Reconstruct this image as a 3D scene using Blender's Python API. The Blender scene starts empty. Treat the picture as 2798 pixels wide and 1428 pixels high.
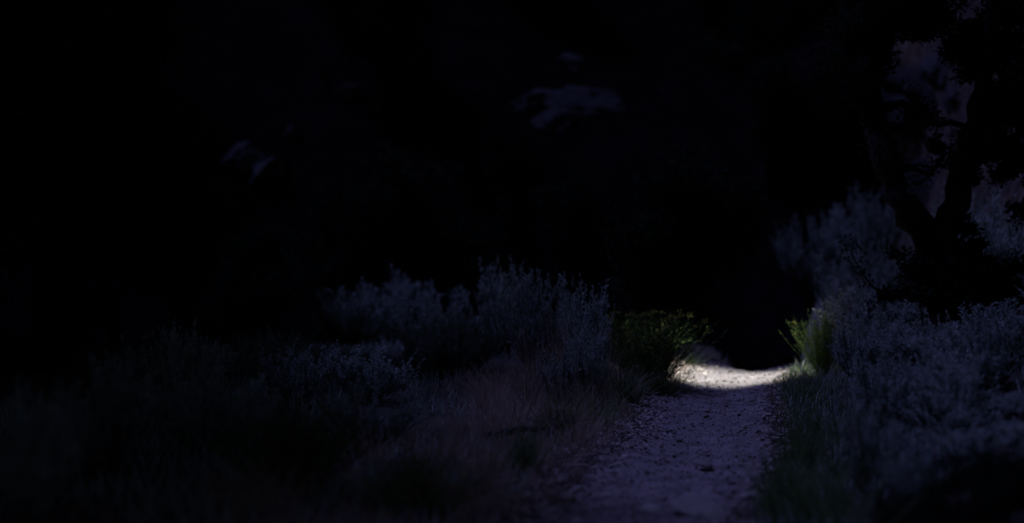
import bpy, bmesh, math, random
from mathutils import Vector, Matrix, noise
from math import radians as R, sin, cos, pi

# ------------------------------------------------------------------ camera
S = bpy.context.scene
COL = S.collection
CAM_Z, FPX, HY = 1.10, 3886.0, 725.0
cam = bpy.data.cameras.new("camera"); camo = bpy.data.objects.new("camera", cam); COL.objects.link(camo)
cam.sensor_width = 36.0; cam.lens = 50.0; cam.clip_end = 600; cam.clip_start = 0.05
camo.location = (0, 0, CAM_Z); camo.rotation_euler = (R(90.16), 0, 0)
cam.dof.use_dof = True; cam.dof.focus_distance = 10.4; cam.dof.aperture_fstop = 0.76
S.camera = camo
S.view_settings.view_transform = 'Standard'; S.view_settings.look = 'None'
S.view_settings.exposure = 0.0; S.view_settings.gamma = 1.0
S.render.engine = 'CYCLES'
S.cycles.use_denoising = True
S.cycles.max_bounces = 5; S.cycles.transparent_max_bounces = 4
S.cycles.sample_clamp_indirect = 2.0

# ------------------------------------------------------------------ night sky and moon
MOON_EL, MOON_AZ = 60.0, -62.0        # degrees; azimuth measured from +Y (down the trail), negative = left
W = bpy.data.worlds.new("World"); S.world = W; W.use_nodes = True
nt = W.node_tree; nt.nodes.clear()
out = nt.nodes.new('ShaderNodeOutputWorld'); bg = nt.nodes.new('ShaderNodeBackground')
sky = nt.nodes.new('ShaderNodeTexSky'); sky.sky_type = 'NISHITA'; sky.sun_disc = False
sky.sun_elevation = R(MOON_EL); sky.sun_rotation = R(MOON_AZ)
tint = nt.nodes.new('ShaderNodeMix'); tint.data_type = 'RGBA'; tint.blend_type = 'MULTIPLY'
tint.inputs[0].default_value = 1.0; tint.inputs[7].default_value = (0.9, 0.85, 1.0, 1)
nt.links.new(sky.outputs[0], tint.inputs[6]); nt.links.new(tint.outputs[2], bg.inputs[0])
bg.inputs[1].default_value = 0.007
nt.links.new(bg.outputs[0], out.inputs[0])

moon = bpy.data.lights.new("moonlight", 'SUN'); moono = bpy.data.objects.new("moonlight", moon); COL.objects.link(moono)
moon.energy = 0.95; moon.angle = R(7.0); moon.color = (0.28, 0.30, 1.0)
el, az = R(MOON_EL), R(MOON_AZ)
to_moon = Vector((sin(az) * cos(el), cos(az) * cos(el), sin(el)))
moono.rotation_euler = to_moon.to_track_quat('Z', 'Y').to_euler()

# torch: its beam comes down on the crest of the trail
tl = bpy.data.lights.new("torch_beam", 'SPOT'); tlo = bpy.data.objects.new("torch_beam", tl); COL.objects.link(tlo)
tl.energy = 4300; tl.color = (0.95, 1.0, 0.98); tl.spot_size = R(25); tl.spot_blend = 1.0; tl.shadow_soft_size = 0.12
TL_AT, TL_TO = Vector((1.75, 12.7, 5.4)), Vector((2.12, 14.3, 0.0))
tlo.location = TL_AT
tlo.rotation_euler = (TL_AT - TL_TO).to_track_quat('Z', 'Y').to_euler()

# ------------------------------------------------------------------ terrain
def sm(a, b, x):
    t = max(0.0, min(1.0, (x - a) / (b - a))); return t * t * (3 - 2 * t)
def nz(x, y, z=0.0): return noise.noise(Vector((x, y, z)))
def trail_x(y):
    return 0.52 + 0.209 * (y - 6.1) + 0.06 * sin(y * 0.9) + 0.5 * sm(14, 22, y) * (y - 14) * 0.25
def trail_w(y): return 0.52 + 0.03 * sin(y * 1.7 + 1)
def height(x, y):
    d = x - trail_x(y)
    h = 0.0
    h -= 0.025 * math.exp(-(d / 0.45) ** 2)                        # worn rut
    h += 0.035 * sm(0.45, 0.9, abs(d))
    if d > 0: h += 0.34 * max(0, d - 0.75) * sm(0.75, 1.6, d) * sm(3, 9, y)     # bank on the right
    else: h += 0.05 * sm(0.8, 3.0, -d) + 0.02 * max(0, -d - 2)
    c = 15.1 + (2.4 if d < 0 else 1.1) * min(1.0, abs(d) / 0.7) ** 1.5               # the crest, lower in the middle
    if y > c:
        drop = 1.5 * sm(0, 5.5, y - c)
        h -= drop * (1 - 0.85 * sm(1.0, 3.0, d))
    wall = max(0.0, y - 24.0)
    h += wall * 0.86 * sm(0, 5, wall) 
    if d > 0: h += 0.25 * max(0, y - 16) * sm(1.0, 4.0, d) * (1 - sm(24, 30, y) * 0.6)
    h += 2.5 * sm(3.8, 5.7, x - (y - 24) * .15) * sm(18, 24, y) * (1 - sm(28, 34, y))
    h += 0.035 * nz(x * 1.3, y * 1.3, 3) + 0.012 * nz(x * 5, y * 5, 9) + 0.14 * nz(x * .25, y * .25, 5) * sm(1, 4, abs(d))
    h += 0.9 * nz(x * .15, y * .15, 7) * sm(24, 32, y)
    return h
def fine(x, y):
    return 0.012 * nz(x * 9, y * 9, 1) + 0.007 * nz(x * 26, y * 26, 2)

def pix(px, Y): return (px - 1399.0) / FPX * Y
def ground_at(px, py):
    """where the line of sight through a photograph pixel meets the ground"""
    y = 3.0
    while y < 60:
        x = pix(px, y); z = CAM_Z - (py - HY) / FPX * y
        if z <= height(x, y): break
        y += 0.02
    return x, y, height(x, y)

# ------------------------------------------------------------------ materials
def mat(name, c1, c2, scale=8.0, rough=0.9, bump=0.0, bscale=30.0, trans=0.0, spec=.2, detail=4.0, c3=None, rnd=0.0):
    m = bpy.data.materials.new(name); m.use_nodes = True
    t = m.node_tree; t.nodes.clear(); N = t.nodes.new; L = t.links.new
    o = N('ShaderNodeOutputMaterial'); p = N('ShaderNodeBsdfPrincipled')
    tc = N('ShaderNodeTexCoord'); n = N('ShaderNodeTexNoise'); n.inputs['Scale'].default_value = scale; n.inputs['Detail'].default_value = detail
    L(tc.outputs['Object'], n.inputs['Vector'])
    r = N('ShaderNodeValToRGB'); r.color_ramp.elements[0].position = 0.35; r.color_ramp.elements[1].position = 0.65
    r.color_ramp.elements[0].color = (*c1, 1); r.color_ramp.elements[1].color = (*c2, 1)
    if c3:
        e = r.color_ramp.elements.new(0.8); e.color = (*c3, 1)
    L(n.outputs['Fac'], r.inputs['Fac'])
    src = r.outputs[0]
    if rnd:
        oi = N('ShaderNodeObjectInfo'); mr = N('ShaderNodeMapRange'); mr.inputs[3].default_value = 1 - rnd; mr.inputs[4].default_value = 1 + rnd
        L(oi.outputs['Random'], mr.inputs[0])
        hs = N('ShaderNodeHueSaturation'); L(src, hs.inputs['Color']); L(mr.outputs[0], hs.inputs['Value']); src = hs.outputs[0]
    L(src, p.inputs['Base Color']); p.inputs['Roughness'].default_value = rough
    p.inputs['Specular IOR Level'].default_value = spec
    if bump:
        b = N('ShaderNodeBump'); b.inputs['Strength'].default_value = bump; b.inputs['Distance'].default_value = 0.02
        n2 = N('ShaderNodeTexNoise'); n2.inputs['Scale'].default_value = bscale; n2.inputs['Detail'].default_value = 6
        L(tc.outputs['Object'], n2.inputs['Vector']); L(n2.outputs['Fac'], b.inputs['Height']); L(b.outputs[0], p.inputs['Normal'])
    if trans:
        tr = N('ShaderNodeBsdfTranslucent'); L(src, tr.inputs[0]); mx = N('ShaderNodeMixShader'); mx.inputs[0].default_value = trans
        L(p.outputs[0], mx.inputs[1]); L(tr.outputs[0], mx.inputs[2]); L(mx.outputs[0], o.inputs[0])
    else: L(p.outputs[0], o.inputs[0])
    return m
M = dict(
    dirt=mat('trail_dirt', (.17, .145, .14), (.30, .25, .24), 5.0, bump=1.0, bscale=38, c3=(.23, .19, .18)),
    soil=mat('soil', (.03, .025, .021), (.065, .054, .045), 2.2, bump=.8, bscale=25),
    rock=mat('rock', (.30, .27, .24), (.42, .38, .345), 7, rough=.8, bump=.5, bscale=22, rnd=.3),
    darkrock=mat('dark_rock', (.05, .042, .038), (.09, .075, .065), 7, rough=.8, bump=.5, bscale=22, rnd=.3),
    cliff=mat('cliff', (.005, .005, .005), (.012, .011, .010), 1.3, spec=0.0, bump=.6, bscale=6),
    lit_slope=mat('lit_slope', (.045, .043, .045), (.075, .071, .074), .8, spec=.0, bump=.6, bscale=6, rnd=.2),  # pale tone stands in for lit slope glimpsed between the trees
    sage=mat('sage_leaf', (.28, .33, .29), (.50, .55, .49), 6, trans=.35, rnd=.2),
    sagewood=mat('sage_wood', (.07, .055, .045), (.15, .12, .10), 20),
    green=mat('green_leaf', (.065, .11, .03), (.13, .18, .05), 5, trans=.35, rnd=.15),
    yellow=mat('yellow_flower', (.24, .24, .04), (.36, .32, .06), 5, trans=.3),
    grassg=mat('green_grass', (.09, .15, .055), (.19, .26, .10), 6, trans=.35, rnd=.2),
    grassd=mat('dry_grass', (.36, .27, .21), (.56, .44, .34), 6, trans=.3, rnd=.2),
    bark=mat('juniper_bark', (.012, .010, .009), (.03, .025, .02), 14, bump=.8),
    juniper=mat('juniper_leaf', (.014, .019, .012), (.034, .042, .026), 3, spec=.05, trans=.1),
    litter=mat('leaf_litter', (.12, .095, .08), (.62, .52, .45), 30, trans=.1),
    dead=mat('dead_wood', (.06, .05, .042), (.12, .10, .085), 12, bump=.4),
)

# ------------------------------------------------------------------ helpers
class MB:
    def __init__(s): s.v, s.f, s.f2, s.m2 = [], [], [], None
    def tri(s, a, b, c): i = len(s.v); s.v += [a, b, c]; s.f.append((i, i + 1, i + 2))
    def quad(s, a, b, c, d): i = len(s.v); s.v += [a, b, c, d]; s.f.append((i, i + 1, i + 2, i + 3))
    def tube(s, pts, rad, n=6):
        base = len(s.v); k = len(pts)
        for i, p in enumerate(pts):
            d = (pts[min(i + 1, k - 1)] - pts[max(i - 1, 0)]).normalized()
            u = d.cross(Vector((.31, .9, .2))).normalized(); w = d.cross(u)
            for j in range(n):
                a = 2 * pi * j / n; s.v.append(p + (u * cos(a) + w * sin(a)) * rad[i])
        for i in range(k - 1):
            for j in range(n):
                s.f.append((base + i * n + j, base + i * n + (j + 1) % n, base + (i + 1) * n + (j + 1) % n, base + (i + 1) * n + j))
        s.f.append(tuple(base + j for j in range(n))[::-1]); s.f.append(tuple(base + (k - 1) * n + j for j in range(n)))
    def build(s, name, m, parent=None, smooth=False):
        me = bpy.data.meshes.new(name); me.from_pydata([tuple(v) for v in s.v], [], s.f)
        me.materials.append(m)
        if s.f2:
            me.materials.append(s.m2)
            for i in s.f2: me.polygons[i].material_index = 1
        if smooth: me.shade_smooth()
        o = bpy.data.objects.new(name, me); COL.objects.link(o); o.parent = parent
        return o
def tag(o, label=None, cat=None, group=None, kind=None):
    if label: o['label'] = label
    if cat: o['category'] = cat
    if group: o['group'] = group
    if kind: o['kind'] = kind
    return o
def empty(name):
    o = bpy.data.objects.new(name, None); o.empty_display_size = .1; COL.objects.link(o); return o
def copy_tree(o, parent=None):
    c = o.copy(); COL.objects.link(c); c.parent = parent
    for k in list(KIDS.get(o.name, [])):
        copy_tree(k, c)
    return c
KIDS = {}
def rv(r=1.0): return Vector((random.uniform(-r, r), random.uniform(-r, r), random.uniform(-r, r)))

# ------------------------------------------------------------------ ground and trail sheets
def axis(stops):
    a = []
    for (x0, x1, st) in stops:
        n = max(1, int(round((x1 - x0) / st)))
        a += [x0 + (x1 - x0) * i / n for i in range(n)]
    a.append(stops[-1][1]); return a
xs = axis([(-90, -20, 5), (-20, -6, .7), (-6, -1.5, .25), (-1.5, 5.5, .07), (5.5, 12, .3), (12, 30, 1.2), (30, 90, 5)])
ys = axis([(-20, 0, 2), (0, 4.5, .25), (4.5, 17, .07), (17, 34, .3), (34, 60, 1.0), (60, 110, 5)])
g = MB()
for y in ys:
    for x in xs:
        z = height(x, y); d = abs(x - trail_x(y))
        if d < trail_w(y) * 0.8 and 3 < y < 24: z -= 0.03
        g.v.append(Vector((x, y, z)))
nx = len(xs)
for j in range(len(ys) - 1):
    for i in range(nx - 1):
        g.f.append((j * nx + i, j * nx + i + 1, (j + 1) * nx + i + 1, (j + 1) * nx + i))
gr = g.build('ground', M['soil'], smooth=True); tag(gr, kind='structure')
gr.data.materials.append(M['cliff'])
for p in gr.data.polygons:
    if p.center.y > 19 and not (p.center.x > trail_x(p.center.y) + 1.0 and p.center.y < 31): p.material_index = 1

t = MB(); NT = 64
tys = axis([(3.0, 5.2, .05), (5.2, 14, .018), (14, 17.5, .03), (17.5, 24, .2)])
for y in tys:
    wl = trail_w(y) * (1 + .22 * nz(3, y * 2.2) + .12 * nz(8, y * 9)); wr = trail_w(y) * (1 + .22 * nz(13, y * 2.2) + .12 * nz(18, y * 9))
    for i in range(NT + 1):
        u = i / NT * 2 - 1; x = trail_x(y) + (u * wr if u > 0 else u * wl)
        edge = max(0, abs(u) - .8) / .2
        t.v.append(Vector((x, y, height(x, y) + fine(x, y) + .004 - .022 * edge)))
for j in range(len(tys) - 1):
    for i in range(NT):
        a = j * (NT + 1) + i; t.f.append((a, a + 1, a + NT + 2, a + NT + 1))
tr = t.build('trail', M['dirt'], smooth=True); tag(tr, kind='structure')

# ------------------------------------------------------------------ stones
def stone_mesh(name, seed, flat, m, sub=3, amp=.12):
    random.seed(seed); bm = bmesh.new(); bmesh.ops.create_icosphere(bm, subdivisions=sub, radius=1.0)
    planes = [(rv().normalized(), random.uniform(.55, .85)) for _ in range(9)]
    for v in bm.verts:
        c = v.co.normalized() * (1 + amp * nz(v.co.x * 1.3 + seed, v.co.y * 1.3, v.co.z * 1.3) + (amp - .12) * nz(v.co.x * 3 + seed, v.co.y * 3, 0))
        for n_, d_ in planes:
            k = c.dot(n_)
            if k > d_: c -= n_ * (k - d_) * .85
        c *= 1 + .03 * nz(v.co.x * 6 + seed, v.co.y * 6, v.co.z * 6)
        v.co = Vector((c.x, c.y * .75, c.z * flat))
    me = bpy.data.meshes.new(name); bm.to_mesh(me); bm.free(); me.materials.append(m); me.shade_smooth()
    return me
SM = [stone_mesh('stone', i, [.35, .5, .28, .6][i % 4], M['rock'], 2) for i in range(7)]
SD = [stone_mesh('stone', 20 + i, [.35, .5][i % 2], M['darkrock'], 2) for i in range(3)]
def stone(px, py, wpx, label, group=None, flat=1.0, dark=False, sink=.3, k=0, rot=None, name='stone', deep=1.0, tilt=None):
    x, y, z = ground_at(px, py)
    o = bpy.data.objects.new(name, (SD if dark else SM)[k % (3 if dark else 7)]); COL.objects.link(o)
    s = wpx / 2 / FPX * y
    o.scale = (s, s * deep, s * flat); o.location = (x, y, z + s * flat * (.45 - sink)); o.rotation_euler = (random.uniform(-.15, .15), random.uniform(-.15, .15), random.uniform(0, 6) if rot is None else rot)
    if tilt is not None: o.rotation_euler[0] = tilt
    tag(o, label, 'stone', group); return o
random.seed(5)
stone(1922, 1284, 66, 'long flat stone with a pale top edge lying across the middle of the trail', flat=.85, k=2, rot=.05, sink=-.25, deep=1.6, tilt=.2)
stone(1546, 1372, 64, 'smooth rounded pale stone at the lower left edge of the trail', flat=1.0, k=1, rot=.5, sink=.0, deep=1.5, tilt=.15)
stone(1905, 1400, 175, 'broad pale slab of rock sunk in the trail at the bottom of the picture', flat=.6, k=0, rot=.15, sink=.1, name='rock_slab', deep=2.2, tilt=.16)
stone(1782, 1392, 75, 'flat stone just left of the broad slab at the bottom of the trail', flat=.6, k=4, rot=-.2, deep=1.8, tilt=.15)
stone(1700, 1383, 34, 'thin light stone left of the slabs near the bottom of the trail', flat=.7, k=2, rot=.2)
stone(1853, 1256, 20, 'small light pebble just above and left of the long flat stone', flat=.9, k=3)
stone(2040, 1360, 36, 'pale stone at the right trail edge beside the green grass', flat=1.2, k=5)
stone(2000, 1222, 40, 'bluish pale stone on the right half of the trail above the long flat stone', flat=.8, k=6)
stone(2050, 1338, 20, 'dark stone at the right trail edge above the pale one', dark=True, k=1, flat=1.3)
stone(1858, 1206, 26, 'dark thin stone in the middle of the trail above the long flat stone', dark=True, k=0)
stone(2009, 1037, 12, 'dark stone standing in the centre of the lit patch of trail', dark=True, k=1, flat=1.4, sink=0)
stone(1996, 1018, 14, 'dark stone at the dim far edge of the lit patch', dark=True, k=2, flat=1.3, sink=0)
stone(1958, 1047, 10, 'small dark pebble near the left end of the lit patch', dark=True, k=0, flat=1.3, sink=0)
stone(1985, 1110, 16, 'dark stone just in front of the lit patch, left of centre', dark=True, k=0)
stone(2055, 1100, 24, 'dark wide stone just in front of the lit patch, right of centre', dark=True, k=1)
used = 0
random.seed(12)
for i in range(24):
    y = random.uniform(12.6, 15.8); x = trail_x(y) + random.uniform(-.42, .42); s = random.uniform(.012, .03); dark = i % 2 == 0
    o = bpy.data.objects.new('stone', (SD[i % 3] if dark else SM[i % 7])); COL.objects.link(o)
    o.scale = (s, s, s * 1.3); o.location = (x, y, height(x, y) + s * .2); o.rotation_euler = (0, 0, random.uniform(0, 6))
    tag(o, 'dark pebble in the torchlit patch of trail' if dark else 'pale pebble in the torchlit patch of trail', 'stone', 'pebbles in the torchlit patch')
random.seed(11)
for i in range(250):                     # loose stones one could count
    for _ in range(20):
        y = 5.4 + 10.5 * random.random() ** 1.3; side = random.random()
        if side < .48: d = -trail_w(y) * random.uniform(.55, 1.2)
        elif side < .72: d = trail_w(y) * random.uniform(.45, 1.1)
        else: d = random.uniform(-.4, .4)
        x = trail_x(y) + d
        break
    dark = random.random() < .38
    s = random.uniform(.012, .030) * (1.25 if abs(d) > .3 else .9) * (.8 if dark else 1)
    o = bpy.data.objects.new('stone', (SD[i % 3] if dark else SM[i % 7])); COL.objects.link(o)
    o.scale = (s, s, s * random.uniform(.8, 1.7)); o.location = (x, y, height(x, y) + s * .2); o.rotation_euler = (random.uniform(-.4, .4), random.uniform(-.4, .4), random.uniform(0, 6))
    if dark: tag(o, 'small dark stone lying loose on the trail', 'stone', 'small dark stones on the trail')
    else: tag(o, 'small pale tan stone lying loose on the trail', 'stone', 'small pale stones on the trail')

random.seed(3); gv = MB()
ico = bmesh.new(); bmesh.ops.create_icosphere(ico, subdivisions=1, radius=1); IV = [v.co.copy() for v in ico.verts]; IF = [tuple(v.index for v in f.verts) for f in ico.faces]; ico.free()
gv.m2 = M['darkrock']
for i in range(11000):
    y = 5.2 + 11.5 * random.random() ** 1.2; d = random.gauss(0, 1) * .2 if random.random() < .45 else random.choice((-1, -1, 1)) * random.gauss(trail_w(y) * .85, .12)
    x = trail_x(y) + d; s = random.uniform(.002, .008) * (1.9 if random.random() < .08 else 1)
    M3 = Matrix.Rotation(random.uniform(0, 6), 3, 'Z') @ Matrix.Diagonal((s, s * random.uniform(.5, 1), s * random.uniform(.4, .8)))
    c = Vector((x, y, height(x, y) + s * .5 + .004)); b = len(gv.v)
    if random.random() < .35: gv.f2 += range(len(gv.f), len(gv.f) + len(IF))
    gv.v += [c + M3 @ (v * random.uniform(.8, 1.15)) for v in IV]; gv.f += [(a + b, e + b, f + b) for a, e, f in IF]
tag(gv.build('gravel', M['rock']), kind='stuff')
lt = MB(); random.seed(8)
for i in range(12000):                    # curled dead leaves and bark chips in the trail margins
    y = 5.0 + 11 * random.random() ** 1.2; side = -1 if random.random() < .68 else 1
    d = side * random.gauss(trail_w(y) * 1.12, .14 if side < 0 else .1); x = trail_x(y) + d
    c = Vector((x, y, height(x, y) + random.uniform(.004, .022))); a = random.uniform(0, 2 * pi); l = random.uniform(.007, .028); w_ = l * random.uniform(.2, .5)
    u = Vector((cos(a), sin(a), random.uniform(-.3, .5))) * l; v = Vector((-sin(a), cos(a), random.uniform(-.6, .6))) * w_
    lt.quad(c - u, c - v - Vector((0, 0, .3 * w_)), c + u, c + v + Vector((0, 0, .3 * w_)))
tag(lt.build('leaf_litter', M['litter']), kind='stuff')

# ------------------------------------------------------------------ plant prototypes (1 m tall, scaled when placed)
def arc(p0, d0, l, up, n=5, wob=.0):
    pts = [p0.copy()]; d = d0.normalized()
    for i in range(n):
        d = (d + Vector((0, 0, up / n)) + rv(wob)).normalized(); pts.append(pts[-1] + d * l / n)
    return pts
def leaf(mb, p, d, l, w):
    u = d.cross(rv()).normalized() * w
    mb.tri(p - u, p + u, p + d * l)
def leaf4(mb, p, d, l, w):
    u = d.cross(rv()).normalized() * w; q = p + d * l * .6
    mb.quad(p, q - u, p + d * l, q + u)
PROTO = {}
def proto(key, name, parts):
    root = empty(name); kids = []
    for nm, mb, m in parts:
        kids.append(mb.build(nm, m, root))
    KIDS[root.name] = kids
    PROTO[key] = [root, False]
def sage(key, seed, stems=46, dens=70, spread=.5, ll=.042, bare=.25):
    random.seed(seed); wd, fo = MB(), MB()
    for s in range(stems):
        a = random.uniform(0, 2 * pi); t_ = random.random() ** .6 * spread
        p = arc(Vector((cos(a) * .04, sin(a) * .04, 0)), Vector((cos(a) * t_ * 1.5, sin(a) * t_ * 1.5, .9)), random.uniform(.5, 1.0) * (1 - .25 * t_), .55, 7, .12)
        wd.tube(p, [.013, .011, .009, .007, .005, .004, .003, .0015], 4)
        br = [(p, dens, bare)]
        for k in range(7):
            i = random.randint(2, 6); dd = (p[i] - p[i - 1]).normalized() + rv(.55); dd.z = abs(dd.z) + .6
            sp = arc(p[i], dd, random.uniform(.12, .36), .8, 4, .12); wd.tube(sp, [.004, .003, .002, .0015, .001], 3); br.append((sp, 24, 0))
        for q, n, lo in br:
            m_ = len(q) - 1
            for j in range(n):
                u = (lo + (1 - lo) * random.random() ** .8) * (m_ - .001); ii = int(u); b = q[ii].lerp(q[ii + 1], u - ii)
                ld = ((q[ii + 1] - q[ii]).normalized() * 1.1 + rv(.7)).normalized()
                leaf4(fo, b + rv(.006), ld, ll * random.uniform(.6, 1.5), ll * random.uniform(.1, .18))
    proto(key, 'sagebrush', [('stems', wd, M['sagewood']), ('foliage', fo, M['sage'])])
for i in range(5): sage('sage%d' % i, 100 + i, stems=[40, 28, 46, 34, 24][i], spread=[.5, .35, .62, .45, .55][i], bare=[.25, .4, .2, .3, .45][i])
def rabbit(key, seed, flowers, n=190, spread=.38):
    random.seed(seed); wd, fo = MB(), MB(); fo.m2 = M['yellow']
    for s in range(n):
        a = random.uniform(0, 2 * pi); t_ = min(1.7, abs(random.gauss(0, 1))) * spread
        p = arc(Vector((cos(a) * .05 * random.random(), sin(a) * .05, 0)), Vector((cos(a) * t_, sin(a) * t_, 1)), random.uniform(.6, 1.02), -.05, 6, .07)
        wd.tube(p, [.004, .0035, .003, .0028, .0022, .0018, .001], 3)
        for j in range(26):
            u = 1.2 + random.random() ** .8 * 4.79; ii = int(u); b = p[ii].lerp(p[ii + 1], u - ii)
            ld = (p[ii + 1] - p[ii]).normalized() * .9 + rv(.6)
            leaf4(fo, b, ld.normalized(), random.uniform(.03, .075), .0045)
        if random.random() < flowers:
            for j in range(12): fo.f2.append(len(fo.f)); leaf4(fo, p[6] + rv(.02), (Vector((0, 0, .8)) + rv()).normalized(), .022, .008)
    parts = [('stems', wd, M['green']), ('foliage', fo, M['green'])]
    proto(key, 'rabbitbrush', parts)
rabbit('rabbit0', 200, .35); rabbit('rabbit1', 201, .15, spread=.5); rabbit('rabbit2', 202, 0, n=150, spread=.45)
def grass(key, seed, m, n=130, spread=.35, droop=-.9, seedhead=0, name='grass_clump', w=.006):
    random.seed(seed); fo = MB()
    for s in range(n):
        a = random.uniform(0, 2 * pi); t_ = abs(random.gauss(0, 1)) * spread; r0 = abs(random.gauss(0, .07))
        L_ = random.uniform(.45, 1.05)
        p = arc(Vector((cos(a) * r0, sin(a) * r0, -.01)), Vector((cos(a) * t_, sin(a) * t_, 1)), L_, droop * random.random() * t_ * 1.6, 5, .06)
        u = rv(); u.z = 0; u = u.normalized()
        for i in range(5):
            w0, w1 = w * (1 - i / 5.5), w * (1 - (i + 1) / 5.2)
            fo.quad(p[i] - u * w0, p[i] + u * w0, p[i + 1] + u * w1, p[i + 1] - u * w1)
        if random.random() < seedhead:
            for j in range(14):
                q = p[4].lerp(p[5], random.random()); leaf4(fo, q, ((p[5] - p[4]).normalized() * 1.3 + rv(.6)).normalized(), .03, .004)
    parts = [('blades', fo, M[m])]
    proto(key, name, parts)
grass('dry0', 300, 'grassd', seedhead=.3); grass('dry1', 301, 'grassd', n=80, spread=.22, seedhead=.5); grass('dry2', 302, 'grassd', n=100, spread=.5, droop=-1.4)
grass('gg0', 303, 'grassg', n=190, spread=.3, w=.008); grass('gg1', 304, 'grassg', n=150, spread=.5, w=.008)

def plant(key, px, Y, top, wide, label, cat, group=None, rot=None, base=None, lean=0):
    """px = photograph column, Y = metres down the trail, top = photograph row of its tip, wide = width in photograph pixels"""
    P = PROTO[key]
    if not P[1]: o = P[0]; P[1] = True
    else: o = copy_tree(P[0])
    x = pix(px, Y); z = height(x, Y) - .02
    h = max(.08, (CAM_Z - (top - HY) / FPX * Y) - z)
    nat = {'s': .9, 'r': .75, 'd': .6, 'g': .62, 'n': 1.1}[key[0]]       # natural width of a 1 m prototype
    s = h / {'s': .95, 'r': 1.0, 'd': .95, 'g': .95, 'n': .75}[key[0]]; w_ = wide / FPX * Y / nat
    o.location = (x, Y, z); o.scale = (w_, w_, s); o.rotation_euler = (0, lean, random.uniform(0, 6) if rot is None else rot)
    tag(o, label, cat, group); return o
random.seed(77)
SG, RB, GR = 'sagebrush', 'rabbitbrush', 'grass clump'
gs = 'sagebrush beside the trail'; gb = 'green rabbitbrush beside the trail'; gd = 'dry grass along the trail edge'; gg = 'green grass along the trail edge'
plant('gg1', 1812, 12.3, 985, 110, 'grass clump at the foot of the yellow-green bush, left of the lit patch', GR, gg)
plant('dry1', 1850, 12.5, 1010, 60, 'small dry tuft at the left tip of the lit patch', GR, gd)
plant('dry1', 1530, 11.0, 850, 90, 'tallest dry stalks left of the trail, reaching into the sagebrush', GR, gd)
plant('dry1', 1655, 11.3, 890, 70, 'upright dry stalks against the dark green bush', GR, gd)
plant('dry1', 1450, 10.6, 900, 100, 'tall pale stalks in the middle of the dry grass strip', GR, gd)
# right of the trail
plant('gg0', 2150, 5.9, 1170, 260, 'tall dark green grass clump at the bottom, right of the broad slab', GR, gg)
plant('gg1', 2290, 5.4, 1215, 260, 'dark green spreading grass clump nearest the bottom edge, right of the tall one', GR, gg)
plant('gg0', 2190, 7.4, 1090, 150, 'slim green grass clump on the right trail edge behind the nearest grass', GR, gg)
plant('gg1', 2185, 11.0, 1010, 130, 'grass clump with blades leaning over the right end of the lit patch', GR, gg, lean=-.45)
plant('dry1', 2108, 11.6, 1035, 34, 'single thin dark weed standing in front of the lit patch right end', GR, gd)
plant('gg1', 2235, 9.4, 1110, 120, 'low grass clump on the right trail edge halfway to the lit patch', GR, gg)
plant('rabbit1', 2245, 13.65, 848, 120, 'bright green bush catching torchlight right of the lit patch', RB, gb)
plant('sage0', 2370, 14.4, 790, 300, 'tall pale sagebrush right behind the torchlit green bush', SG, gs)
plant('sage1', 2410, 12.6, 830, 300, 'large blue-grey sagebrush below the juniper stub, right of the torchlit green bush', SG, gs)
plant('sage2', 2365, 11.4, 870, 200, 'rounded sagebrush leaning toward the right end of the lit patch', SG, gs)
plant('sage3', 2540, 10.4, 905, 330, 'spiky sagebrush in the middle of the right bank', SG, gs)
plant('sage4', 2690, 9.6, 905, 300, 'tall sagebrush with upright tips near the right edge', SG, gs)
plant('sage0', 2800, 10.4, 915, 300, 'sagebrush cut off by the right edge under the juniper limb', SG, gs)
plant('sage2', 2430, 8.2, 950, 250, 'low sagebrush in front of the spiky one on the right bank', SG, gs)
plant('sage1', 2600, 7.7, 975, 260, 'drooping sagebrush below the tall upright one at right', SG, gs)
plant('sage3', 2370, 6.6, 1100, 200, 'small grey sagebrush behind the nearest green grass', SG, gs)
plant('sage4', 2740, 6.2, 1250, 260, 'dim sagebrush in the lower right corner', SG, gs)
plant('dry0', 2560, 11.4, 850, 90, 'pale dry grass sticking up between the sagebrush on the right bank', GR, gd)
plant('dry1', 2345, 7.6, 1130, 80, 'thin dry stalks in front of the low sagebrush at right', GR, gd)
plant('sage0', 2700, 14.8, 545, 330, 'pale sagebrush high on the bank behind the juniper, right edge', SG, gs)
plant('sage2', 2790, 13.8, 560, 260, 'second high bank sagebrush, cut off by the right edge beside the juniper', SG, gs)
plant('sage3', 2600, 16.0, 560, 240, 'high bank sagebrush seen just right of the juniper fork', SG, gs)
plant('sage4', 2440, 17.5, 640, 200, 'slender sagebrush left of the juniper trunk', SG, gs)
plant('sage1', 2390, 23.0, 530, 230, 'blurred sagebrush on the slope just left of the forked trunk', SG, gs)
plant('sage0', 2300, 24.5, 570, 250, 'blurred sagebrush halfway up the dark slope left of the juniper', SG, gs)
plant('sage4', 2215, 25.0, 590, 230, 'faint sagebrush at the shaded left end of the slope behind the torchlit bush', SG, gs)
plant('sage1', 2310, 19.0, 690, 260, 'dim sagebrush on the mound behind the torchlit green bush', SG, gs)
plant('sage3', 2390, 17.6, 690, 220, 'dim sagebrush between the mound and the low juniper stub', SG, gs)
plant('sage4', 2330, 16.4, 745, 200, 'low sagebrush peeping over the torchlit green bush', SG, gs)
plant('sage1', 2480, 6.0, 1240, 240, 'dim low sagebrush touching the small black shade bush', SG, gs)
plant('sage3', 2640, 7.2, 1110, 260, 'shaded sagebrush behind the low black shade bush', SG, gs)
plant('sage0', 2790, 7.4, 1080, 260, 'shaded sagebrush at the right edge above the corner shade bush', SG, gs)
plant('sage2', 2550, 7.9, 1075, 260, 'dim sagebrush above the dark shade bush, left of the shaded one', SG, gs)
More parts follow.
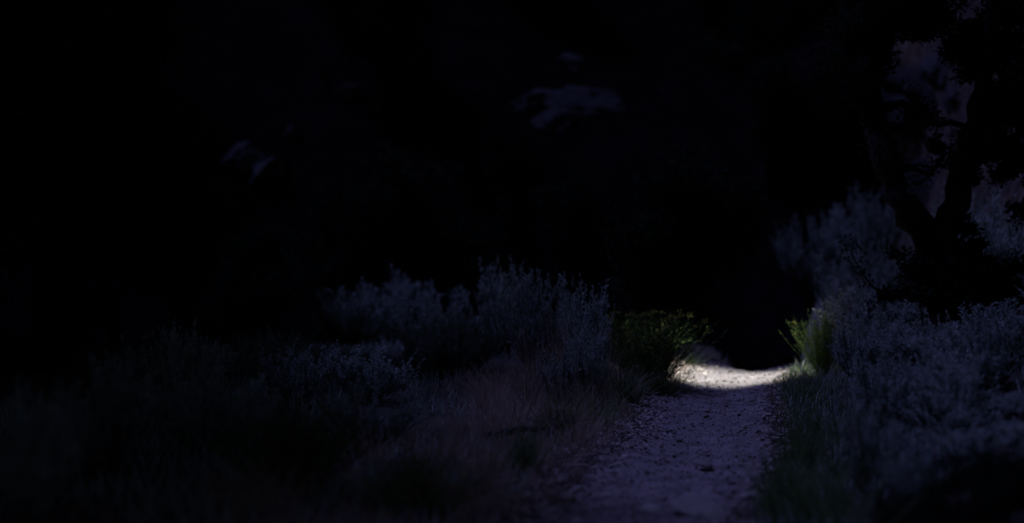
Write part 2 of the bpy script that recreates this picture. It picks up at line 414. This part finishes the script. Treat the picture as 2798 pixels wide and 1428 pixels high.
plant('sage4', 2720, 8.3, 1060, 260, 'dim sagebrush over the bare patch near the right edge', SG, gs)
plant('sage1', 2640, 6.5, 1170, 260, 'grey sagebrush between the black shade bushes at lower right', SG, gs)
plant('sage3', 2810, 6.6, 1150, 240, 'grey sagebrush at the right edge just above the corner', SG, gs)
plant('sage0', 2470, 6.9, 1170, 220, 'grey sagebrush beside the small dark shade bush', SG, gs)
# left of the trail
plant('rabbit0', 1790, 12.7, 850, 280, 'yellow-green bush at the left end of the lit patch', RB, gb)
plant('rabbit2', 1735, 13.6, 868, 240, 'dark green bush directly left of the yellow-green one', RB, gb)
plant('gg1', 1890, 15.4, 950, 60, 'grass tuft at the far left corner of the lit patch', GR, gg)
plant('gg0', 1700, 11.2, 980, 170, 'green grass clump in front of the dark green bush', GR, gg)
plant('sage1', 1600, 12.2, 800, 230, 'tall narrow sagebrush left of the dark green bush', SG, gs)
plant('sage0', 1480, 13.0, 760, 270, 'tallest sagebrush on the left side, above the dry grass', SG, gs)
plant('sage3', 1370, 15.5, 735, 230, 'greyish sagebrush behind and left of the tallest one', SG, gs)
plant('sage1', 1610, 10.6, 900, 170, 'upright teal-grey sagebrush nearest the trail on the left', SG, gs)
plant('sage4', 1530, 10.8, 930, 190, 'short sagebrush among the dry grass stalks left of the trail', SG, gs)
plant('sage2', 1110, 19.0, 745, 330, 'wide blurred sagebrush standing alone at left centre', SG, gs)
plant('sage0', 980, 18.0, 790, 240, 'dim sagebrush at the left end of the lit shrubs', SG, gs)
plant('sage4', 1250, 17.0, 860, 240, 'low sagebrush between the blurred one and the greyish one', SG, gs)
plant('gg0', 1430, 7.4, 1120, 150, 'dark green leafy grass clump standing alone left of the trail', GR, gg)
plant('gg0', 1530, 8.6, 1040, 150, 'tall green grass clump between the dry stalks and the trail', GR, gg)
plant('gg1', 1625, 9.6, 1040, 150, 'green grass clump closest to the left trail edge', GR, gg)
for i, (px, Y, top, wd, lab) in enumerate([
    (1350, 10.6, 1010, 130, 'pale dry grass clump farthest left, above the fallen branch'),
    (1440, 10.0, 1005, 150, 'tall dry grass stalks right of the fallen branch'),
    (1510, 9.2, 1020, 150, 'dry grass clump behind the tall green grass'),
    (1580, 8.4, 1090, 130, 'wispy dry grass beside the tall green grass, trail side'),
    (1570, 7.3, 1210, 110, 'dry grass drooping onto the trail above the rounded pale stone'),
    (1510, 6.6, 1270, 130, 'short dry grass left of the rounded pale stone'),
    (1300, 11.8, 1000, 150, 'faint dry grass patch below the low sagebrush'),
    (1655, 10.6, 1030, 90, 'thin dry grass where the left bushes meet the trail'),
    (1375, 6.3, 1345, 130, 'flattened dry grass at the bottom left of the trail'),
    (1480, 11.4, 930, 110, 'tall dry stalks standing against the tallest left sagebrush'),
    (1560, 11.2, 900, 100, 'tall thin dry stalks just left of the tall narrow sagebrush'),
    (1640, 11.6, 940, 90, 'dry stalks in the gap before the dark green bush'),
    (1400, 11.2, 950, 110, 'tall dry stalks under the greyish sagebrush'),
    (1250, 9.2, 1120, 160, 'dry grass clump behind the fallen branch')]):
    plant('dry%d' % (i % 3), px, Y, top, wd, lab, GR, gd)
random.seed(55); wd, fo = MB(), MB()
for k in range(60):
    a = random.uniform(0, 2 * pi); b = arc(Vector((0, 0, 0)), Vector((cos(a), sin(a), random.uniform(.2, 1.2))), random.uniform(.35, .75), .5, 5, .15)
    wd.tube(b, [.014, .012, .01, .008, .006, .003], 4)
    for i in (2, 3, 4, 5):
        for j in range(70): leaf4(fo, b[i] + rv(.1), (rv() + Vector((0, 0, .5))).normalized(), random.uniform(.02, .05), .008)
proto('nbush', 'shade_bush', [('stems', wd, M['bark']), ('foliage', fo, M['juniper'])])  # near-black bushes added to darken the lower right and a lit gap
plant('nbush', 2590, 6.3, 1230, 300, 'low black bush added for shade near the bottom right, between the sagebrush', 'bush')
plant('nbush', 2760, 5.7, 1190, 300, 'low black bush added for shade in the bottom right corner', 'bush')
plant('nbush', 2660, 5.0, 1260, 300, 'black bush added for shade at the very bottom, right of the small one', 'bush')
plant('nbush', 2420, 7.3, 1150, 150, 'small dark bush added for shade between the green grass and the low sagebrush', 'bush')
plant('nbush', 50, 12.5, 870, 330, 'black bush added over a lit gap at the left edge under the trees', 'bush')
plant('nbush', 2690, 7.0, 1130, 220, 'dark bush added for shade under the shaded sagebrush at right', 'bush')
plant('nbush', 2480, 5.4, 1300, 200, 'small black bush added for shade at the bottom edge, right of the green grass', 'bush')
# dark undergrowth, lower left
plant('sage1', 90, 5.2, 1090, 330, 'dark blurred bush in the bottom left corner', SG, gs)
plant('sage3', 290, 6.6, 1010, 330, 'dark blurred bush second from the left edge', SG, gs)
plant('sage2', 560, 7.6, 1010, 380, 'dark sagebrush in the lower left quarter', SG, gs)
plant('rabbit2', 800, 6.4, 1080, 360, 'very dark green bush at the bottom, left of the fallen branch', RB, gb)
plant('sage4', 1010, 8.2, 1040, 300, 'dark sagebrush left of the fallen branch', SG, gs)
plant('rabbit1', 1130, 5.9, 1230, 260, 'dark green bush at the bottom centre left', RB, gb)

# low sagebrush and bunches filling the gaps, alike enough that nothing tells them apart
random.seed(31)
for i in range(26):
    Y = random.uniform(7.5, 14.5); x = trail_x(Y) + random.uniform(1.2, 3.6); px = 1399 + x / Y * FPX
    if px > 2950 or (px < 2420 and Y > 11): continue
    top = HY + (CAM_Z - height(x, Y) - random.uniform(.25, .42)) / Y * FPX
    plant('sage%d' % (i % 5), px, Y, top, random.uniform(.5, .8) / Y * FPX, 'low grey sagebrush filling the gaps between bigger shrubs on the right bank', SG, 'low sagebrush on the right bank')
for i in range(15):
    Y = random.uniform(9.0, 17.0); x = trail_x(Y) - random.uniform(2.1, 4.2); px = 1399 + x / Y * FPX
    if px < -150: continue
    top = HY + (CAM_Z - height(x, Y) - random.uniform(.3, .6)) / Y * FPX
    plant('sage%d' % (i % 5), px, Y, top, random.uniform(.5, .9) / Y * FPX, 'low dark sagebrush on the shaded flat ground left of the trail', SG, 'low sagebrush left of the trail')
for i in range(34):
    Y = random.uniform(5.6, 13.5); x = trail_x(Y) - random.uniform(.72, 1.7); px = 1399 + x / Y * FPX
    top = HY + (CAM_Z - height(x, Y) - random.uniform(.14, .34)) / Y * FPX
    plant('dry%d' % (i % 3), px, Y, top, random.uniform(.25, .45) / Y * FPX, 'small pale dry grass tuft in the strip left of the trail', GR, 'small dry tufts left of the trail')
def cover(name, m, n, seed, xf, hmin, hmax, w):
    random.seed(seed); c = MB()
    for i in range(n):
        y = 4.6 + 15 * random.random() ** 1.25; x = xf(y)
        if abs(x - trail_x(y)) < trail_w(y) * random.uniform(.95, 1.25): continue
        if x - trail_x(y) > 1.0 and y < 6.2: continue
        if nz(x * 1.7, y * 1.7, seed) < random.uniform(-.45, .15): continue
        p = Vector((x, y, height(x, y) - .01)); h = random.uniform(hmin, hmax)
        d = (Vector((0, 0, 1)) + rv(.55)).normalized(); u = rv(); u.z = 0; u = u.normalized() * w
        q = p + d * h * .6; e = q + (d + rv(.5)).normalized() * h * .4
        c.quad(p - u, p + u, q + u * .7, q - u * .7); c.tri(q - u * .7, q + u * .7, e)
    tag(c.build(name, m), kind='stuff')
cover('grass', M['grassd'], 30000, 1, lambda y: trail_x(y) - abs(random.gauss(.7, .6)), .04, .15, .0035)
cover('ground_cover', M['sage'], 26000, 2, lambda y: trail_x(y) + random.choice((-1, 1)) * random.uniform(.6, 4.5), .05, .2, .006)
random.seed(61); c = MB()
for i in range(26000):
    y = random.uniform(17.5, 31); x = trail_x(y) + random.uniform(.5, 6.5)
    if nz(x * .9, y * .9, 4) < random.uniform(-.6, .1): continue
    p = Vector((x, y, height(x, y) - .02)); d = (Vector((0, 0, 1)) + rv(.5)).normalized(); u = rv(); u.z = 0; u = u.normalized() * .012
    q = p + d * random.uniform(.1, .35); c.quad(p - u, p + u, q + u * .4, q - u * .4)
tag(c.build('slope_grass', M['grassd']), kind='stuff')
cover('green_grass', M['grassg'], 9000, 3, lambda y: trail_x(y) + abs(random.gauss(.72, .25)), .04, .16, .004)

# ------------------------------------------------------------------ fallen branch
random.seed(42)
def fallen(px, py, ln, ang, label):
    x, y, z = ground_at(px, py); root = empty('fallen_branch'); root.location = (x, y, z)
    mb = MB(); d = Vector((cos(ang), sin(ang), .04))
    p = [Vector((0, 0, .05))]
    for i in range(8): p.append(p[-1] + (d + rv(.22)).normalized() * ln / 8)
    mb.tube(p, [.034 - .0032 * i for i in range(9)], 7); mb.build('limb', M['dead'], root, True)
    for k in range(7):
        tw = MB(); i = random.randint(1, 7); q = arc(p[i], d + rv(.9) + Vector((0, 0, .35)), random.uniform(.12, .32), -.2, 5, .2)
        tw.tube(q, [.009, .007, .006, .005, .003, .002], 5); tw.build('twig', M['dead'], root, True)
    tag(root, label, 'branch')
fallen(1275, 1160, .75, -.75, 'dark fallen branch with bare twigs on the ground left of the trail')
fallen(1330, 1215, .45, .3, 'short dark broken stick just below the fallen branch')

# ------------------------------------------------------------------ trees
def clumps(fo, c, r, n, ls=.07, w=.022):
    for _ in range(n):
        d = rv(); 
        if d.length > 1: d = d.normalized() * random.random() ** .4
        p = c + Vector((d.x * r, d.y * r, d.z * r * .75))
        leaf4(fo, p, (d * .6 + rv() + Vector((0, 0, .25))).normalized(), ls * random.uniform(.5, 1.5), w * random.uniform(.6, 1.3))
def tree_proto(key, seed, name, crown_z0, H, Rw, ncl, per):
    random.seed(seed); wd, fo = MB(), MB(); limbs = []
    tp = arc(Vector((0, 0, -.3)), Vector((.08, .05, 1)), H * .82, .1, 8, .09)
    wd.tube(tp, [.20 * (1 - i / 9.5) for i in range(9)], 8)
    for k in range(22):
        i = random.randint(2, 8); a = random.uniform(0, 2 * pi); up = random.uniform(.1, .9)
        L_ = Rw * random.uniform(.5, 1.0) * (1 - .5 * (i / 8) ** 2)
        b = arc(tp[i], Vector((cos(a), sin(a), up)), L_, .3, 5, .14); wd.tube(b, [.05, .042, .034, .026, .018, .01], 5); limbs.append(b)
    for k in range(ncl):
        b = random.choice(limbs); q = b[random.randint(2, 5)] + rv(.28)
        if q.z < crown_z0: continue
        clumps(fo, q, random.uniform(.28, .55), per, .085, .022)
    proto(key, name, [('trunk', wd, M['bark']), ('crown', fo, M['juniper'])])
tree_proto('tree0', 400, 'juniper_tree', .6, 5.5, 2.3, 170, 150)
def tall_proto():  # unseen tall trees, added to throw shade over the left side
    random.seed(430); wd, fo = MB(), MB(); limbs = []
    tp = arc(Vector((0, 0, -.3)), Vector((.05, .05, 1)), 9.5, .1, 8, .07); wd.tube(tp, [.34 * (1 - i / 9.5) for i in range(9)], 10)
    for k in range(34):
        i = random.randint(4, 8); a = random.uniform(0, 2 * pi)
        b = arc(tp[i], Vector((cos(a), sin(a), random.uniform(.1, 1.1))), random.uniform(1.8, 4.2), .3, 6, .14); wd.tube(b, [.09, .08, .065, .05, .035, .02, .01], 5); limbs.append(b)
    for k in range(330):
        q = random.choice(limbs)[random.randint(2, 6)] + rv(.5)
        if q.z > 4.2: clumps(fo, q, random.uniform(.5, .9), 110, .17, .06)
    proto('tall', 'shade_tree', [('trunk', wd, M['bark']), ('crown', fo, M['juniper'])])
tall_proto()
tree_proto('tree1', 401, 'juniper_tree', .4, 4.6, 2.0, 160, 150)
tree_proto('tree2', 402, 'juniper_tree', .9, 6.5, 2.4, 190, 150)
def tree(key, px, Y, s, label):
    P = PROTO[key]
    if not P[1]: o = P[0]; P[1] = True
    else: o = copy_tree(P[0])
    x = pix(px, Y); o.location = (x, Y, height(x, Y) - .1); o.scale = (s, s, s); o.rotation_euler = (0, 0, random.uniform(0, 6))
    tag(o, label, 'tree', 'dark juniper trees behind the shrubs')
random.seed(9)
for (tx, ty, tk, tsc, tlab) in [(-7.0, 9.3, 'tall', 1.0, 'unseen shade tree added outside the left edge, second nearest'), (-6.2, 5.6, 'tall', 1.0, 'unseen shade tree added outside the left edge, nearest'),
        (-8.4, 13.6, 'tall', 1.0, 'unseen shade tree added outside the left edge, third nearest'), (-9.5, 17.8, 'tall', 1.1, 'unseen shade tree added outside the left edge, farthest'),
        (-6.6, 10.5, 'tree2', 1.4, 'juniper added for shade outside the left edge, under the shade trees'), (-7.6, 14.8, 'tree2', 1.7, 'broad juniper at the left edge under the added shade trees'), (-8.2, 20.5, 'tree0', 1.7, 'tall black juniper reaching in from the left edge at the back')]:
    tree(tk, 1399 + tx / ty * FPX, ty, tsc, tlab)  # left-hand trees, mostly out of frame, placed for the shade they throw
tree('tree0', 120, 15.5, 1.0, 'dark juniper at the left edge behind the shaded sagebrush')
tree('tree1', 330, 19.0, .75, 'dark juniper second from the left edge')
tree('tree2', -260, 9.5, 1.0, 'large juniper mostly outside the left edge')
tree('tree0', 860, 23.0, .75, 'dark juniper left of centre below the pale lit-slope patches')
tree('tree1', 1180, 25.5, 1.0, 'black juniper behind the lone blurred sagebrush')
tree('tree2', 1420, 27.0, .6, 'short black juniper below the wide pale lit-slope patch')
tree('tree0', 1680, 25.0, .8, 'black juniper behind the dark green bush')
tree('tree1', 1900, 22.0, .95, 'black juniper straight behind the lit patch')
tree('tree2', 2090, 28.0, .85, 'black juniper behind the crest on the right')
tree('tree1', 2330, 33.0, 1.0, 'faint juniper up the slope above the crest')
tree('tree1', 640, 26.0, .6, 'distant juniper below the upper left pale patch')
tree('tree2', 1050, 31.0, .8, 'distant juniper under the three small pale patches')
tree('tree0', 640, 37.0, 1.0, 'distant juniper at top left above the pale patch')
tree('tree1', 1640, 39.0, 1.2, 'distant juniper at the top edge above the wide pale patch')
tree('tree2', 1990, 38.0, 1.2, 'distant juniper at the top edge above the lit patch')
tree('tree0', 250, 30.0, 1.1, 'distant juniper at upper left')
tree('tree2', 1230, 36.0, .9, 'distant juniper near the top left of centre')
tree('tree1', 1800, 35.0, 1.2, 'distant juniper at top right of centre')
tree('tree0', 950, 34.0, .7, 'distant juniper between the small pale patches')

# gnarled juniper on the right: a forked trunk, a low stub and a long low limb
random.seed(21); J = empty('gnarled_juniper'); JY = 12.8
jx, jz = pix(2640, JY), height(pix(2640, JY), JY); J.location = (jx, JY, jz)
def jp(px, py, dy=0.0):
    Y = JY + dy; return Vector((pix(px, Y) - jx, dy, CAM_Z - (py - HY) / FPX * Y - jz))
tm = MB(); tm.tube([Vector((0, 0, -.3)), jp(2640, 900), jp(2615, 840), jp(2590, 770), jp(2572, 700), jp(2555, 640)], [.30, .27, .25, .23, .20, .17], 12); tm.build('trunk', M['bark'], J, True)
limbs = []
def limb(pts, r0, r1):
    b = MB(); q = [pts[0]]
    for i in range(1, len(pts)): q += [pts[i - 1].lerp(pts[i], .5) + rv(.035), pts[i] + rv(.03)]
    k = len(q); r0 *= 1.0; r1 *= .95; b.tube(q, [(r0 + (r1 - r0) * i / (k - 1)) * random.uniform(.82, 1.2) for i in range(k)], 9); b.build('limb', M['bark'], J, True); limbs.append(pts)
limb([jp(2560, 680), jp(2530, 640), jp(2490, 590), jp(2450, 530), jp(2425, 470, .1), jp(2400, 390, .2), jp(2390, 300, .3), jp(2375, 200, .4), jp(2390, 90, .5), jp(2370, -60, .6)], .15, .06)
limb([jp(2560, 680), jp(2590, 620), jp(2612, 560), jp(2625, 490), jp(2640, 420, -.1), jp(2660, 340, -.2), jp(2690, 240, -.3), jp(2700, 120, -.3), jp(2720, -40, -.4)], .13, .06)
limb([jp(2590, 770), jp(2640, 800, -.2), jp(2700, 825, -.3), jp(2780, 830, -.4), jp(2880, 800, -.5)], .13, .09)
limb([jp(2600, 760), jp(2540, 775, -.1), jp(2480, 800, -.2), jp(2425, 805, -.3)], .09, .035)
limb([jp(2625, 490), jp(2680, 430, .1), jp(2750, 390, .2), jp(2850, 330, .3)], .07, .04)
limb([jp(2600, 740), jp(2660, 730, .1), jp(2720, 745, .2), jp(2800, 730, .2)], .10, .05)
limb([jp(2390, 300, .3), jp(2470, 290, .3), jp(2560, 335, .3), jp(2640, 340, .2)], .05, .03)
limb([jp(2425, 470, .1), jp(2490, 455, .1), jp(2550, 470, .1)], .04, .02)
fo = MB()
for (px, py, r, n, dy) in [(2560, 770, .3, 800, -.3), (2640, 780, .34, 900, -.3), (2530, 720, .2, 400, -.1), (2600, 840, .26, 500, -.4), (2690, 850, .26, 500, -.5), (2780, 860, .26, 500, -.6), (2540, 820, .2, 350, -.4), (2660, 700, .2, 350, -.1), (2480, 800, .14, 160, -.2), (2415, 805, .07, 60, -.3), (2700, 820, .2, 380, -.3), (2780, 830, .2, 380, -.3), (2600, 720, .2, 350, 0), (2660, 740, .2, 350, 0), (2740, 760, .12, 120, 0),
    (2400, 110, .42, 700, .4), (2520, 40, .4, 800, .2), (2660, 90, .45, 900, 0), (2760, 130, .5, 800, -.2), (2720, 280, .3, 500, -.2), (2770, 300, .45, 600, 0), (2730, 400, .3, 400, .2), (2780, 450, .25, 260, .2), (2380, 300, .2, 160, .3), (2660, 400, .22, 250, 0),
    (2560, 400, .12, 90, .2), (2640, 480, .14, 120, 0), (2420, 420, .12, 80, .2), (2330, 130, .4, 350, .4), (2800, 580, .14, 90, 0), (2640, 620, .14, 130, 0), (2550, 20, .6, 700, 0), (2760, 20, .6, 700, 0), (2770, 200, .35, 500, .3), (2690, 180, .3, 400, .3), (2700, 350, .25, 300, .3), (2740, 470, .2, 200, .2), (2560, 745, .2, 350, .1), (2700, 790, .2, 350, .1), (2770, 790, .2, 300, .1), (2620, 830, .2, 300, -.1), (2450, 700, .1, 60, 0), (2380, 20, .5, 500, 0)]:
    clumps(fo, jp(px, py, dy), r * .35, int(n * .9), .05, .013)
    for _ in range(5): clumps(fo, jp(px, py, dy) + rv(r * .6), r * .38, int(n * .55), .05, .013)
for pts in limbs:
    for k in range(5):
        i = random.randint(len(pts) // 2, len(pts) - 1); tw = arc(pts[i] + rv(.03), rv() + Vector((0, 0, .3)), random.uniform(.25, .6), .2, 5, .3)
        b = MB(); b.tube(tw, [.014, .011, .009, .006, .004, .002], 4); b.build('twig', M['bark'], J, True)
        for q in tw[2:]: clumps(fo, q, .09, 45, .045, .009)
fo.build('foliage', M['juniper'], J)
tag(J, 'gnarled black juniper with a forked trunk and low limb at the right edge', 'tree')

# ------------------------------------------------------------------ pale patches added as lit ground on the far slope
def lit_slope(px, py, wpx, hpx, label, seed, rot=0):
    me = stone_mesh('lit_slope_patch', seed, .8, M['lit_slope'], 4, amp=.75)
    o = bpy.data.objects.new('lit_slope_patch', me); COL.objects.link(o)
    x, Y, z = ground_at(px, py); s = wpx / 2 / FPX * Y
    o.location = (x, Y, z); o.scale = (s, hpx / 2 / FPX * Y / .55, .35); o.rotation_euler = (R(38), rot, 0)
    tag(o, label, 'rock', 'pale patches added as lit slope between the trees')
lit_slope(1590, 280, 230, 110, 'wide pale patch added as lit slope at top centre', 500, -.1)
lit_slope(1510, 325, 150, 100, 'pale lit-slope patch joined to the wide patch, lower left of it', 512, -.1)
lit_slope(1440, 300, 110, 50, 'low dim lit-slope patch at the left end of the wide pale patch', 501)
lit_slope(1570, 180, 90, 50, 'faint small lit-slope patch above the wide pale patch', 513)
lit_slope(660, 440, 110, 80, 'pale patch added as lit slope at upper left', 502, .1)
lit_slope(735, 465, 110, 80, 'second pale lit-slope patch touching the right side of the upper left one', 515, .1)
lit_slope(800, 370, 40, 30, 'tiny faint lit-slope patch between the upper left patch and the small ones', 517)
lit_slope(2560, 190, 90, 110, 'pale lit-slope patch at the top of the gap above the juniper fork', 518)
lit_slope(885, 225, 26, 34, 'tiny lit-slope patch highest of the three small pale patches', 503)
lit_slope(945, 262, 70, 44, 'small pale lit-slope patch in the middle of the three', 504, .1)
lit_slope(1035, 275, 40, 80, 'small upright pale lit-slope patch rightmost of the three', 505)
lit_slope(2520, 250, 240, 200, 'large pale lit-slope patch seen above the juniper fork', 506)
lit_slope(2445, 280, 130, 190, 'pale lit-slope patch left of the large one above the juniper fork', 507)
lit_slope(2530, 510, 210, 200, 'pale lit-slope patch seen inside the fork of the gnarled juniper', 508)
lit_slope(2605, 275, 50, 80, 'narrow pale lit-slope patch right of the one above the fork', 509)
lit_slope(2790, 440, 50, 60, 'pale lit-slope patch at the right edge above the high sagebrush', 511)
